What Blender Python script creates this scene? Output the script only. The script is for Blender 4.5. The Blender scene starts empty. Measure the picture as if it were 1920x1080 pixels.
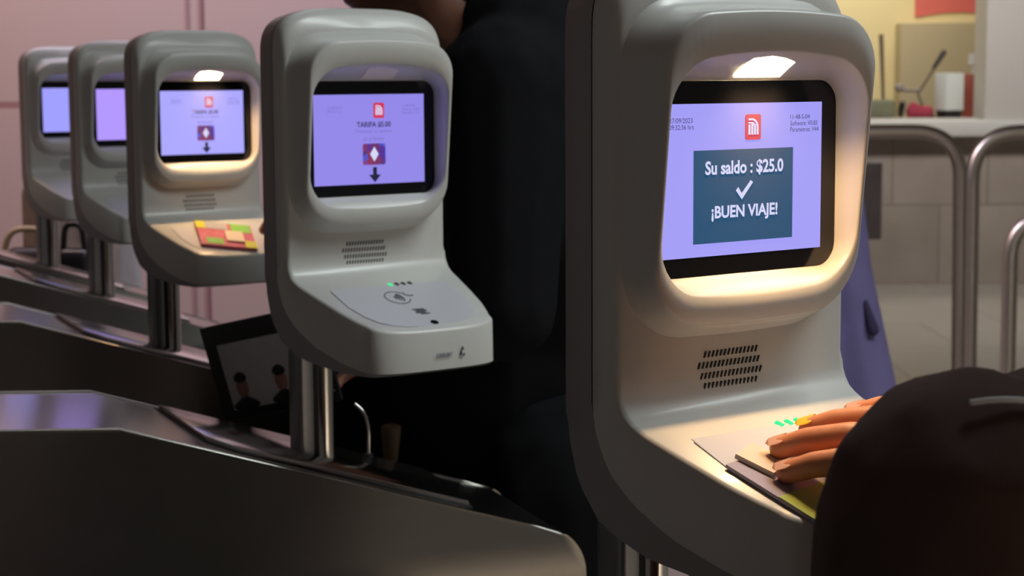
import bpy, bmesh, math, random
from mathutils import Vector, Matrix
random.seed(7)
C = bpy.context.scene.collection
SC = bpy.context.scene
PI = math.pi

def lin(r, g, b):
    f = lambda c: (c/255/12.92) if c/255 <= .04045 else ((c/255+.055)/1.055)**2.4
    return (f(r), f(g), f(b), 1)

# ------------------------------------------------------------ camera
CAMZ, F, PITCH, ROLL, YAW = 1.36, 3400.0, math.radians(6.62), math.radians(.356), math.radians(36.4)
cp, sp, cr, sr = math.cos(PITCH), math.sin(PITCH), math.cos(ROLL), math.sin(ROLL)
r0, r1, r2 = Vector((1, 0, 0)), Vector((0, -sp, -cp)), Vector((0, cp, -sp))
cx_, cy_ = r0*cr+r1*sr, -r0*sr+r1*cr
cam_d = bpy.data.cameras.new('camera'); cam = bpy.data.objects.new('camera', cam_d); C.objects.link(cam)
m = Matrix.Identity(4)
for i in range(3):
    m[i][0] = cx_[i]; m[i][1] = -cy_[i]; m[i][2] = -r2[i]
m[2][3] = CAMZ
cam.matrix_world = m
cam_d.sensor_width = 36; cam_d.lens = F*36/1920; cam_d.clip_start = .02; cam_d.clip_end = 60
cam_d.dof.use_dof = True; cam_d.dof.focus_distance = 1.15; cam_d.dof.aperture_fstop = cam_d.lens/3.4
SC.camera = cam

# ------------------------------------------------------------ world, lamps, added lights, exposure
SC.view_settings.view_transform = 'Standard'; SC.view_settings.look = 'None'
SC.view_settings.gamma = 1; SC.view_settings.use_curve_mapping = False; SC.view_settings.exposure = 0
w = bpy.data.worlds.new('world'); SC.world = w; w.use_nodes = True
w.node_tree.nodes['Background'].inputs[0].default_value = (.95, .88, .84, 1)
w.node_tree.nodes['Background'].inputs[1].default_value = .072

def area(name, loc, target, size, power, col, spread=180):
    d = bpy.data.lights.new(name, 'AREA'); d.shape = 'RECTANGLE'; d.size, d.size_y = size
    d.energy = power; d.color = col; d.spread = math.radians(spread)
    o = bpy.data.objects.new(name, d); C.objects.link(o); o.location = loc
    o.rotation_euler = (Vector(target)-Vector(loc)).to_track_quat('-Z', 'Y').to_euler()
    return o
area('ceiling_lamp_hall', (1.85, 1.6, 3.05), (1.85, 1.65, 0), (2.2, .45), 43, (.90, 1, .99), 140)
area('ceiling_lamp_gates', (-.3, 3.6, 3.05), (-.3, 3.4, 0), (.5, 2.4), 4, (.92, .98, 1))
area('lilac_wall_fill', (-.9, 4.6, 3.0), (-.5, 6.2, 1.2), (2.2, .25), 50, (.90, .80, 1))  # added lilac light, tints the right part of the back wall
area('warm_wall_fill', (-2.2, 4.7, 3.0), (-2.2, 6.2, 1.1), (1.2, .25), 19, (1, .58, .34))  # added warm light, tints the left part of the back wall
area('ceiling_lamp_booth', (2.5, 9.6, 3.1), (2.6, 11.6, .8), (2.5, .5), 90, (1, .96, .92))
area('added_floor_light', (3.0, -1.2, 3.1), (3.0, -1.2, 0), (1.6, 1.6), 125, (1, .86, .72), 70)  # added unseen light: the floor it brightens mirrors in the cabinet ends
area('booth_lamp', (2.4, 12.7, 2.9), (2.5, 13.2, 1.2), (1.6, .6), 26, (1, .92, .72))

# ------------------------------------------------------------ materials
def mat(name, col, rough=.5, metal=0, noise=0, nscale=20, bump=0, bscale=200, stretch=None, emis=None, estr=1, coat=0, col2=None, spec=.5):
    m = bpy.data.materials.new(name); m.use_nodes = True
    nt = m.node_tree; N = nt.nodes; L = nt.links; b = N['Principled BSDF']
    if len(col) == 3: col = (*col, 1)
    b.inputs['Base Color'].default_value = col; b.inputs['Roughness'].default_value = rough
    b.inputs['Metallic'].default_value = metal; b.inputs['Coat Weight'].default_value = coat
    b.inputs['Coat Roughness'].default_value = .1
    b.inputs['Specular IOR Level'].default_value = spec
    if emis:
        b.inputs['Emission Color'].default_value = emis; b.inputs['Emission Strength'].default_value = estr
    if noise or bump:
        tc = N.new('ShaderNodeTexCoord'); mp = N.new('ShaderNodeMapping')
        L.new(tc.outputs['Object'], mp.inputs['Vector'])
        if stretch: mp.inputs['Scale'].default_value = stretch
    if noise:
        n = N.new('ShaderNodeTexNoise'); n.inputs['Scale'].default_value = nscale; n.inputs['Detail'].default_value = 5
        L.new(mp.outputs[0], n.inputs['Vector'])
        mx = N.new('ShaderNodeMix'); mx.data_type = 'RGBA'
        mx.inputs[6].default_value = tuple(c*(1-noise) for c in col[:3])+(1,)
        mx.inputs[7].default_value = col2 or tuple(min(1, c*(1+noise)) for c in col[:3])+(1,)
        L.new(n.outputs['Fac'], mx.inputs[0]); L.new(mx.outputs[2], b.inputs['Base Color'])
    if bump:
        n2 = N.new('ShaderNodeTexNoise'); n2.inputs['Scale'].default_value = bscale; n2.inputs['Detail'].default_value = 3
        L.new(mp.outputs[0], n2.inputs['Vector'])
        bp = N.new('ShaderNodeBump'); bp.inputs['Strength'].default_value = bump; bp.inputs['Distance'].default_value = .001
        L.new(n2.outputs['Fac'], bp.inputs['Height']); L.new(bp.outputs[0], b.inputs['Normal'])
    return m

def steel(name, col, rough, aniso=.0):
    m = mat(name, col, rough, 1, noise=.06, nscale=3, stretch=(1, 1, 60))
    nt = m.node_tree; b = nt.nodes['Principled BSDF']
    if aniso:
        t = nt.nodes.new('ShaderNodeTangent'); t.direction_type = 'RADIAL'; t.axis = 'Z'
        b.inputs['Anisotropic'].default_value = aniso; b.inputs['Anisotropic Rotation'].default_value = .25
        nt.links.new(t.outputs[0], b.inputs['Tangent'])
    return m

M = {}
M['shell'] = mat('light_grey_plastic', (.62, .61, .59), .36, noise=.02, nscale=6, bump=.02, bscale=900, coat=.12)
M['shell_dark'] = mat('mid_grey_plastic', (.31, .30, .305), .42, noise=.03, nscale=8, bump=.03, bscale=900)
M['plate'] = mat('reader_plate', (.58, .57, .615), .38, noise=.01)
M['glass_black'] = mat('black_glass', (.006, .006, .008), .12, noise=.1)
M['slot'] = mat('slot_black', (.015, .012, .012), .7, noise=.1)
M['print_dark'] = mat('dark_print', (.06, .055, .08), .5, noise=.1)
M['print_grey'] = mat('grey_print', (.25, .25, .31), .5, noise=.1)
M['line_grey'] = mat('line_grey', (.36, .355, .40), .5, noise=.05)
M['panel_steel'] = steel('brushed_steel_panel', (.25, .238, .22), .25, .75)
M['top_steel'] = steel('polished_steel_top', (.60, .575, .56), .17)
M['chrome'] = steel('chrome_tube', (.78, .76, .73), .16)
M['post_grey'] = steel('satin_grey_tube', (.33, .33, .34), .38)
M['gap_shade'] = mat('gap_shade_black', (.012, .011, .011), .6, noise=.1)  # shade of narrow gaps put into the colour
M['black_cloth'] = mat('black_cloth', (.006, .006, .008), .85, noise=.3, nscale=30, bump=.3, bscale=120, spec=.15)
M['black_trouser'] = mat('black_trousers', (.008, .008, .009), .9, noise=.3, nscale=30, spec=.1)
M['brown_cloth'] = mat('dark_brown_cloth', (.078, .045, .039), .9, noise=.25, nscale=25, bump=.4, bscale=90, spec=.2)
M['purple_cloth'] = mat('purple_cloth', (.20, .17, .38), .85, noise=.15, nscale=18, bump=.3, bscale=60)
M['skin'] = mat('skin', (.68, .27, .14), .5, noise=.08, nscale=40, bump=.08, bscale=400)
M['skin_brown'] = mat('brown_skin', (.24, .10, .065), .5, noise=.08, nscale=40)
M['hair'] = mat('dark_hair', (.012, .008, .007), .5, noise=.4, nscale=60)
M['nail'] = mat('yellow_nail', (.85, .50, .03), .25, noise=.03)
M['nail_plain'] = mat('plain_nail', (.62, .33, .24), .3, noise=.03)
M['strap'] = mat('pale_grey_line', (.55, .54, .56), .5, noise=.1)  # colour of the thin pale line on the near shoulder
M['rail'] = steel('rail_steel', (.72, .66, .58), .34)
M['white_plastic'] = mat('white_plastic', (.62, .64, .62), .4, noise=.03)
M['red_box'] = mat('red_card', (.30, .055, .04), .6, noise=.15)
M['red_cloth'] = mat('red_cloth', (.32, .03, .06), .8, noise=.3)
M['black_plastic'] = mat('black_plastic', (.012, .011, .013), .35, noise=.1)
M['tan'] = mat('tan_leather', (.42, .30, .17), .6, noise=.15)
M['white_cloth'] = mat('white_cloth', (.62, .60, .62), .8, noise=.06)
M['cream'] = mat('cream_tag', (.75, .62, .48), .5, noise=.05)

def emit(name, col, s=1.0, rough=.4):
    return mat(name, (.02, .02, .02), rough, emis=col, estr=s, noise=.02, spec=.08)
M['lamp_on'] = emit('lamp_lit', (1, .74, .42, 1), 14)
M['lamp_off'] = mat('lamp_lens', (.85, .78, .64), .3, noise=.03)
M['led_on'] = emit('led_green', (.03, .85, .30, 1), 1.1)
M['led_off'] = mat('led_dark', (.02, .02, .03), .4, noise=.1)
M['scr_a'] = emit('screen_lavender', lin(163, 158, 246), 1.0)
M['scr_b'] = emit('screen_violet', lin(147, 136, 232), 1.0)
M['scr_c'] = emit('screen_blue_lavender', lin(172, 168, 255), 1.0)
M['scr_d'] = emit('screen_pink_violet', lin(180, 152, 255), 1.0)
M['scr_e'] = emit('screen_periwinkle', lin(162, 160, 255), 1.0)
M['scr_box'] = emit('screen_teal', lin(33, 80, 116), 1.0)
M['scr_white'] = emit('screen_white', lin(214, 214, 248), 1.0)
M['scr_ink'] = emit('screen_ink', lin(62, 55, 105), 1.0)
M['scr_black'] = emit('screen_black', lin(30, 26, 62), 1.0)
M['scr_pale'] = emit('screen_pale_ink', lin(118, 108, 190), 1.0)
M['scr_red'] = emit('screen_red', lin(212, 48, 84), 1.0)

# ------------------------------------------------------------ generic helpers
def finish(bm, name, m, parent=None, smooth=40, recalc=True):
    if recalc: bmesh.ops.recalc_face_normals(bm, faces=bm.faces[:])
    me = bpy.data.meshes.new(name); bm.to_mesh(me); bm.free()
    return link(me, name, m, parent, smooth)
def link(me, name, m, parent=None, smooth=40):
    if smooth:
        me.polygons.foreach_set('use_smooth', [True]*len(me.polygons))
        me.set_sharp_from_angle(angle=math.radians(smooth))
    o = bpy.data.objects.new(name, me); C.objects.link(o)
    if m is not None: me.materials.append(m)
    if parent: o.parent = parent
    return o
def tag(o, label, cat, group=None, kind=None):
    if label: o['label'] = label
    if cat: o['category'] = cat
    if group: o['group'] = group
    if kind: o['kind'] = kind
    return o
def empty(name, loc, rz=0):
    o = bpy.data.objects.new(name, None); C.objects.link(o); o.location = loc; o.rotation_euler = (0, 0, rz)
    o.empty_display_size = .05
    return o
def struct(o): o['kind'] = 'structure'; return o
def box_bm(x0, x1, y0, y1, z0, z1, bev=0, segs=2, bm=None):
    b = bmesh.new()
    bmesh.ops.create_cube(b, size=1)
    for v in b.verts:
        v.co = Vector(((x0+x1)/2+v.co.x*(x1-x0), (y0+y1)/2+v.co.y*(y1-y0), (z0+z1)/2+v.co.z*(z1-z0)))
    if bev: bmesh.ops.bevel(b, geom=b.edges[:], offset=bev, segments=segs, profile=.5, affect='EDGES')
    if bm is None: return b
    merge(bm, b); return bm
def merge(bm, b, mtx=None):
    me = bpy.data.meshes.new('t')
    if mtx is not None: b.transform(mtx)
    b.to_mesh(me); b.free(); bm.from_mesh(me); bpy.data.meshes.remove(me)
def tube_bm(path, rad, seg=16, cap=True, bm=None):
    """swept round tube; rad may be a number or a list"""
    bm = bm or bmesh.new()
    P = [Vector(p) for p in path]; n = len(P)
    R = rad if isinstance(rad, (list, tuple)) else [rad]*n
    rings = []; up = None
    for i in range(n):
        t = (P[min(i+1, n-1)]-P[max(i-1, 0)]).normalized()
        if up is None:
            up = Vector((0, 0, 1)) if abs(t.z) < .9 else Vector((1, 0, 0))
        a = (up-t*up.dot(t)).normalized(); b = t.cross(a); up = a
        rings.append([bm.verts.new(P[i]+(a*math.cos(2*PI*k/seg)+b*math.sin(2*PI*k/seg))*R[i]) for k in range(seg)])
    for i in range(n-1):
        for k in range(seg):
            bm.faces.new((rings[i][k], rings[i][(k+1) % seg], rings[i+1][(k+1) % seg], rings[i+1][k]))
    if cap: bm.faces.new(rings[0][::-1]); bm.faces.new(rings[-1])
    return bm
def arc_path(pts, rad, n=8):
    """polyline with rounded corners"""
    P = [Vector(p) for p in pts]; out = [P[0]]
    for i in range(1, len(P)-1):
        a, b, c = P[i-1], P[i], P[i+1]
        u, v = (a-b).normalized(), (c-b).normalized()
        r = min(rad, (a-b).length*.49, (c-b).length*.49)
        ang = u.angle(v); d = r
        p0, p1 = b+u*d, b+v*d
        for k in range(n+1):
            t = k/n
            out.append((p0*(1-t)+b*t)*(1-t)+(b*(1-t)+p1*t)*t)
    out.append(P[-1]); return out
def prism_bm(poly, z0, z1, ax='z', bm=None):
    """extrude polygon; ax: z -> poly in xy; y -> poly in xz"""
    bm = bm or bmesh.new()
    f = (lambda p, h: Vector((p[0], p[1], h))) if ax == 'z' else (lambda p, h: Vector((p[0], h, p[1])))
    A = [bm.verts.new(f(p, z0)) for p in poly]; B = [bm.verts.new(f(p, z1)) for p in poly]
    n = len(poly)
    bm.faces.new(A[::-1]); bm.faces.new(B)
    for i in range(n): bm.faces.new((A[i], A[(i+1) % n], B[(i+1) % n], B[i]))
    return bm
_txt = {}
def text_verts(body, size, xs=1.0, bold=0, align='CENTER'):
    cu = bpy.data.curves.new('t', 'FONT'); cu.body = body; cu.size = size; cu.align_x = align; cu.offset = bold
    cu.resolution_u = 3
    ob = bpy.data.objects.new('t', cu); C.objects.link(ob)
    dg = bpy.context.evaluated_depsgraph_get()
    me = bpy.data.meshes.new_from_object(ob.evaluated_get(dg))
    bpy.data.objects.remove(ob); bpy.data.curves.remove(cu)
    for v in me.vertices: v.co.x *= xs
    return me

# body building: hulled ellipsoids, unioned by a voxel remesh
_ico = None
def ell_pts(c, r):
    global _ico
    if _ico is None:
        b = bmesh.new(); bmesh.ops.create_icosphere(b, subdivisions=2, radius=1); _ico = [v.co.copy() for v in b.verts]; b.free()
    if not isinstance(r, (tuple, list)): r = (r, r, r)
    c = Vector(c)
    if len(r) == 4:   # rx, ry, rz, rotation about z
        q = Matrix.Rotation(r[3], 3, 'Z'); return [c+q @ Vector((p.x*r[0], p.y*r[1], p.z*r[2])) for p in _ico]
    return [c+Vector((p.x*r[0], p.y*r[1], p.z*r[2])) for p in _ico]
def hull(bm, *es):
    b = bmesh.new()
    for c, r in es:
        for p in ell_pts(c, r): b.verts.new(p)
    res = bmesh.ops.convex_hull(b, input=b.verts[:])
    junk = [g for g in res['geom_interior'] if isinstance(g, bmesh.types.BMVert)]
    bmesh.ops.delete(b, geom=junk, context='VERTS')
    merge(bm, b)
def chain(bm, *es):
    for a, b in zip(es[:-1], es[1:]): hull(bm, a, b)
def organic(bm, name, m, voxel, parent=None, smooth=4):
    me = bpy.data.meshes.new(name); bm.to_mesh(me); bm.free()
    o = bpy.data.objects.new(name, me); C.objects.link(o)
    md = o.modifiers.new('r', 'REMESH'); md.mode = 'VOXEL'; md.voxel_size = voxel
    if smooth:
        s = o.modifiers.new('s', 'SMOOTH'); s.iterations = smooth; s.factor = .5
    dg = bpy.context.evaluated_depsgraph_get()
    me2 = bpy.data.meshes.new_from_object(o.evaluated_get(dg))
    bpy.data.objects.remove(o); bpy.data.meshes.remove(me)
    me2.name = name; me2.materials.clear()
    return link(me2, name, m, parent, 0 if False else 75)

# ------------------------------------------------------------ setting
def stone(name, c1, c2, tile=None, mortar=(.2, .17, .16), rough=.35, scale=2.2, axes='xz'):
    m = mat(name, c1, rough, noise=.01); nt = m.node_tree; N, L = nt.nodes, nt.links; b = N['Principled BSDF']
    n = [x for x in N if x.type == 'TEX_NOISE'][0]; n.inputs['Scale'].default_value = scale; n.inputs['Detail'].default_value = 8
    mx = [x for x in N if x.type == 'MIX'][0]; mx.inputs[6].default_value = (*c1, 1); mx.inputs[7].default_value = (*c2, 1)
    if tile:
        tc = N.new('ShaderNodeTexCoord'); sx = N.new('ShaderNodeSeparateXYZ'); cb = N.new('ShaderNodeCombineXYZ')
        L.new(tc.outputs['Object'], sx.inputs[0])
        L.new(sx.outputs['X'], cb.inputs[0]); L.new(sx.outputs['Z' if axes == 'xz' else 'Y'], cb.inputs[1])
        bk = N.new('ShaderNodeTexBrick'); L.new(cb.outputs[0], bk.inputs['Vector'])
        bk.inputs['Scale'].default_value = 1; bk.inputs['Brick Width'].default_value = tile[0]; bk.inputs['Row Height'].default_value = tile[1]
        bk.inputs['Mortar Size'].default_value = tile[2]; bk.offset = tile[3]
        bk.inputs['Mortar'].default_value = (*mortar, 1)
        L.new(mx.outputs[2], bk.inputs['Color1'])
        hs = N.new('ShaderNodeHueSaturation'); hs.inputs['Value'].default_value = tile[4]
        L.new(mx.outputs[2], hs.inputs['Color']); L.new(hs.outputs[0], bk.inputs['Color2'])
        L.new(bk.outputs['Color'], b.inputs['Base Color'])
    return m
M['floor'] = stone('floor_tiles', (.30, .27, .235), (.40, .365, .32), (.9, .9, .006, .5, .9), axes='xy', rough=.4)
M['pink'] = stone('pink_panels', (.42, .325, .305), (.48, .385, .36), (3.0, 1.278, .012, 0, 1.0), mortar=(.30, .17, .17), rough=.4, scale=.8)
M['marble'] = stone('grey_brown_marble', (.27, .22, .185), (.44, .38, .33), (.62, .52, .006, .5, .82), mortar=(.22, .18, .16), rough=.35, scale=3.5)
M['paint_grey'] = mat('grey_white_paint', (.50, .47, .44), .6, noise=.04, nscale=4)
M['counter'] = mat('pale_counter', (.58, .57, .54), .35, noise=.04, nscale=9)
M['yellow'] = mat('cream_yellow_paint', (.72, .60, .33), .6, noise=.03, nscale=5)
M['ceil'] = mat('ceiling_paint', (.30, .27, .25), .8, noise=.05, nscale=4)

struct(finish(box_bm(-5, 7, -3, 15, -.1, 0), 'floor', M['floor'], smooth=0))
struct(finish(box_bm(-5, 7, -3, 15, 3.2, 3.3), 'ceiling', M['ceil'], smooth=0))
wl = struct(finish(box_bm(-3.9, 2.0, 0, .25, 0, 3.2), 'wall_back', M['pink'], smooth=0)); wl.location = (-1.045, 6.2, 0)
struct(finish(box_bm(-4.9, .9, 6.14, 6.2, 0, .16, .004), 'baseboard_back', M['paint_grey'], smooth=0))
bm = box_bm(-1.098, -1.088, 6.188, 6.203, 0, 3.2); bm = box_bm(-1.054, -1.044, 6.188, 6.203, 0, 3.2, bm=bm)
struct(finish(bm, 'trim_1', mat('dull_pink_joint', (.33, .20, .20), .6, noise=.1), smooth=0))
wb = struct(finish(box_bm(.6, 6.5, 11.8, 12.0, 0, .965), 'wall_booth', M['marble'], smooth=0))
struct(finish(box_bm(.6, 6.5, 11.66, 12.35, .965, 1.072, .012), 'trim_2', M['counter']))
struct(finish(box_bm(3.045, 3.75, 11.7, 12.0, 1.072, 3.2, .004), 'wall_pillar', M['paint_grey'], smooth=0))
struct(finish(box_bm(3.75, 6.5, 11.75, 12.0, 1.072, 3.2), 'wall_right', M['paint_grey'], smooth=0))
bm = box_bm(.6, 5, 13.6, 13.7, 0, 3.2)
for k in range(7): bm = tube_bm([(1.55+k*.12, 13.6, 0), (1.55+k*.12, 13.6, 3.2)], .045, 10, bm=bm)
struct(finish(bm, 'wall_yellow', M['yellow']))
struct(finish(box_bm(2.86, 3.5, 13.4, 13.6, 0, 1.74, .006), 'door_1', mat('beige_panel', (.47, .39, .25), .5, noise=.04), smooth=0))
bm = box_bm(2.19, 2.41, 11.785, 11.81, .31, .80, .004)
struct(finish(bm, 'trim_3', mat('dark_stone_inset', (.07, .055, .055), .3, noise=.4, nscale=6), smooth=0))
# window of the booth: slim frame with its glass
wn = struct(finish(box_bm(.6, 3.045, 11.9, 11.93, 1.072, 1.082, .002, bm=box_bm(.6, 3.045, 11.9, 11.93, 2.6, 2.66)), 'window_1', M['paint_grey'], smooth=0))

# ------------------------------------------------------------ fare validators
ORG = [(.1461, 1.1408), (-.1496, 1.9257), (-.4623, 2.7285), (-.7141, 3.4222), (-.9572, 3.9804)]
ZC = CAMZ-.0640
AX = math.radians(20)                    # direction of the cabinets
RV = Vector((math.cos(YAW), math.sin(YAW), 0)); NV = Vector((math.sin(YAW), -math.cos(YAW), 0))
BA, BD, BZ = -.047, -.05, -.342          # foot of the post seen from the screen centre
def Lp(a, d, z): return Vector((a-BA, -(d-BD), z-BZ))
def wpt(i, a, d, z): return Vector((*ORG[i], ZC))+RV*a+NV*d+Vector((0, 0, z))

def interp(tab, x):
    if x <= tab[0][0]: return tab[0][1]
    for (x0, y0), (x1, y1) in zip(tab[:-1], tab[1:]):
        if x <= x1: return y0+(y1-y0)*(x-x0)/(x1-x0)
    return tab[-1][1]
def half_loop(top, sidez, d_top, d_side, bend, hw, hwt, tipd, tipz, na=14, nb=6, nc=18, nd=14, corner=.85):
    """right half of a loop: top arc, side, bend and shelf side, front edge"""
    out = []
    zt, r = top
    for i in range(na):           # arched top with round corner
        t = i/(na-1)*PI/2
        e = .50
        x = hw*math.sin(t)**e if t > 0 else 0
        z = zt-r+r*math.cos(t)**.62 if t < PI/2 else zt-r
        out.append((x, d_top+(d_side-d_top)*t/(PI/2), z))
    for i in range(1, nb+1):
        t = i/nb; out.append((hw, d_side, (zt-r)*(1-t)+sidez*t))
    for i in range(1, nc+1):      # bend: list of (t, d, z)
        t = i/nc
        d = interp([(b[0], b[1]) for b in bend], t); z = interp([(b[0], b[2]) for b in bend], t)
        out.append((min(hw, interp(hwt, d)), d, z))
    x0, d0, z0 = out[-1]
    for i in range(1, nd+1):
        t = i/nd
        sn = math.sin(t*PI/2)**.85
        out.append((x0*math.cos(t*PI/2)**.62 if i < nd else 0, d0+(tipd-d0)*sn, z0+(tipz-z0)*sn))
    return out
HWT = [(-.06, .1), (-.005, .1), (.02, .0975), (.05, .0925), (.08, .0865), (.1, .080), (.112, .0745), (.12, .068)]
# back outline, seam, front edge
B_ = [(0, -.058, -.145), (.12, -.0555, -.165), (.25, -.047, -.190), (.4, -.026, -.212), (.6, .015, -.226), (.8, .07, -.233), (1, .104, -.234)]
S_ = [(0, -.028, -.135), (.12, -.024, -.155), (.25, -.013, -.175), (.4, .008, -.192), (.6, .04, -.209), (.8, .08, -.222), (1, .109, -.229)]
T_ = [(0, -.006, -.118), (.1, -.0052, -.129), (.2, -.001, -.139), (.3, .0085, -.1455), (.42, .024, -.1512), (.6, .055, -.162), (.8, .085, -.1727), (1, .110, -.1815)]
def sc(hwt, k): return [(d, h*k) for d, h in hwt]
LOOPS = dict(
    back0=half_loop((.130, .048), -.145, -.060, -.060, [(t, d-.001, z) for t, d, z in B_], .094, sc(HWT, .93), .121, -.2335),
    back1=half_loop((.135, .050), -.145, -.056, -.056, [(t, d+.002, z+.001) for t, d, z in B_], .0985, sc(HWT, .975), .126, -.2325),
    seam0=half_loop((.138, .052), -.135, -.0285, -.0285, S_, .1, HWT, .1335, -.2305),
    seam1=half_loop((.1375, .052), -.135, -.0280, -.0280, S_, .0994, sc(HWT, .994), .1330, -.2298),
    seam2=half_loop((.138, .052), -.135, -.0272, -.0272, S_, .1002, sc(HWT, 1.002), .1337, -.2295),
    fr0=half_loop((.1365, .051), -.122, -.021, -.0125, [(t, d*.95+sd*.05-.0008, z*.95+sz*.05) for (t, d, z), (_, sd, sz) in zip(T_, [(0, -.028, -.135)]+[(b[0], interp([(q[0], q[1]) for q in S_], b[0]), interp([(q[0], q[2]) for q in S_], b[0])) for b in T_[1:]])], .0996, sc(HWT, .998), .1325, -.192),
    fr1=half_loop((.1295, .049), -.119, -.0135, -.0075, [(t, d, z-.0012) for t, d, z in T_], .0975, sc(HWT, .985), .1315, -.1888),
    fr2=half_loop((.1175, .044), -.118, -.0075, -.0058, T_, .0945, sc(HWT, .967), .1292, -.1875),
)
def ring_from(half): return half+[(-x, d, z) for x, d, z in half[-2:0:-1]]
def loft(loops, closed_first=False, cap_last=False, cap_first=False, nacross=1):
    bm = bmesh.new(); rings = []
    for hl in loops: rings.append([bm.verts.new(Lp(*p)) for p in ring_from(hl)])
    n = len(rings[0])
    for a, b in zip(rings[:-1], rings[1:]):
        for i in range(n): bm.faces.new((a[i], a[(i+1) % n], b[(i+1) % n], b[i]))
    def cap(r):
        h = n//2
        bm.faces.new((r[0], r[1], r[n-1]))
        for i in range(1, h-1): bm.faces.new((r[i], r[i+1], r[n-i-1], r[n-i]))
        bm.faces.new((r[h-1], r[h], r[h+1]))
    if cap_first: cap(rings[0])
    if cap_last: cap(rings[-1])
    return bm
def rr(hw, zt, zb, rt, rb, arch=0, k=8, s=8, dfun=None, d=0):
    pts = []
    def seg(p, q, n):
        for i in range(n): t = i/n; pts.append((p[0]*(1-t)+q[0]*t, p[1]*(1-t)+q[1]*t))
    def arc(cx, cz, r, a0, a1):
        for i in range(k): t = a0+(a1-a0)*i/k; pts.append((cx+r*math.cos(t), cz+r*math.sin(t)))
    seg((-hw+rt, zt), (hw-rt, zt), s); arc(hw-rt, zt-rt, rt, PI/2, 0)
    seg((hw, zt-rt), (hw, zb+rb), s); arc(hw-rb, zb+rb, rb, 0, -PI/2)
    seg((hw-rb, zb), (-hw+rb, zb), s); arc(-hw+rb, zb+rb, rb, -PI/2, -PI)
    seg((-hw, zb+rb), (-hw, zt-rt), s); arc(-hw+rt, zt-rt, rt, PI, PI/2)
    out = []
    zm = (zt+zb)/2
    for x, z in pts:
        if arch: 
            u = min(1, abs(x)/hw); kk = (z-zm)/(zt-zm)
            if kk > 0: z -= arch*u*u*kk
            else: z += arch*.6*u*u*(-kk)
        out.append((x, d+(dfun(z) if dfun else 0), z))
    return out
def loft_full(loops, cap_first=False, cap_last=False):
    bm = bmesh.new(); rings = [[bm.verts.new(Lp(*p)) for p in l] for l in loops]
    n = len(rings[0])
    for a, b in zip(rings[:-1], rings[1:]):
        for i in range(n): bm.faces.new((a[i], a[(i+1) % n], b[(i+1) % n], b[i]))
    if cap_first: bm.faces.new(rings[0])
    if cap_last: bm.faces.new(rings[-1])
    return bm
def tray(a, d, h=0): return Lp(a, d-h*-.333*-1+h*.333*2 if False else d+h*.333, -.1490-.353*(d-.018)+h*.943)
def flat_poly(pts, d, bm=None):
    """polygon on a plane facing forward (a, z)"""
    bm = bm or bmesh.new()
    bm.faces.new([bm.verts.new(Lp(a, d, z)) for a, z in pts]); return bm
def slab(pts, d0, d1, bm=None):
    bm = bm or bmesh.new()
    A = [bm.verts.new(Lp(a, d0, z)) for a, z in pts]; B = [bm.verts.new(Lp(a, d1, z)) for a, z in pts]
    n = len(pts); bm.faces.new(A); bm.faces.new(B[::-1])
    for i in range(n): bm.faces.new((A[i], A[(i+1) % n], B[(i+1) % n], B[i]))
    return bm
def tray_slab(pts, h0, h1, bm=None):
    bm = bm or bmesh.new()
    A = [bm.verts.new(tray(a, d, h0)) for a, d in pts]; B = [bm.verts.new(tray(a, d, h1)) for a, d in pts]
    n = len(pts); bm.faces.new(A); bm.faces.new(B[::-1])
    for i in range(n): bm.faces.new((A[i], A[(i+1) % n], B[(i+1) % n], B[i]))
    return bm
def rrect(x0, x1, y0, y1, r, n=5):
    out = []
    for cx, cy, a0 in ((x1-r, y1-r, 0), (x0+r, y1-r, 90), (x0+r, y0+r, 180), (x1-r, y0+r, 270)):
        for i in range(n+1):
            a = math.radians(a0+90*i/n); out.append((cx+r*math.cos(a), cy+r*math.sin(a)))
    return out
def text_on_screen(body, a, z, height, width, m, parent, name, d=.0010, align='CENTER', bold=0):
    me = text_verts(body, .01, 1, bold, 'LEFT')
    xs = [v.co.x for v in me.vertices]; ys = [v.co.y for v in me.vertices]
    x0, x1, y0, y1 = min(xs), max(xs), min(ys), max(ys)
    kx, ky = width/(x1-x0), height/(y1-y0)
    for v in me.vertices:
        aa = a+(v.co.x-x0)*kx-(width/2 if align == 'CENTER' else 0)
        zz = z+(v.co.y-(y0+y1)/2)*ky
        v.co = Lp(aa, d, zz)
    return link(me, name, m, parent, 0)

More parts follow.
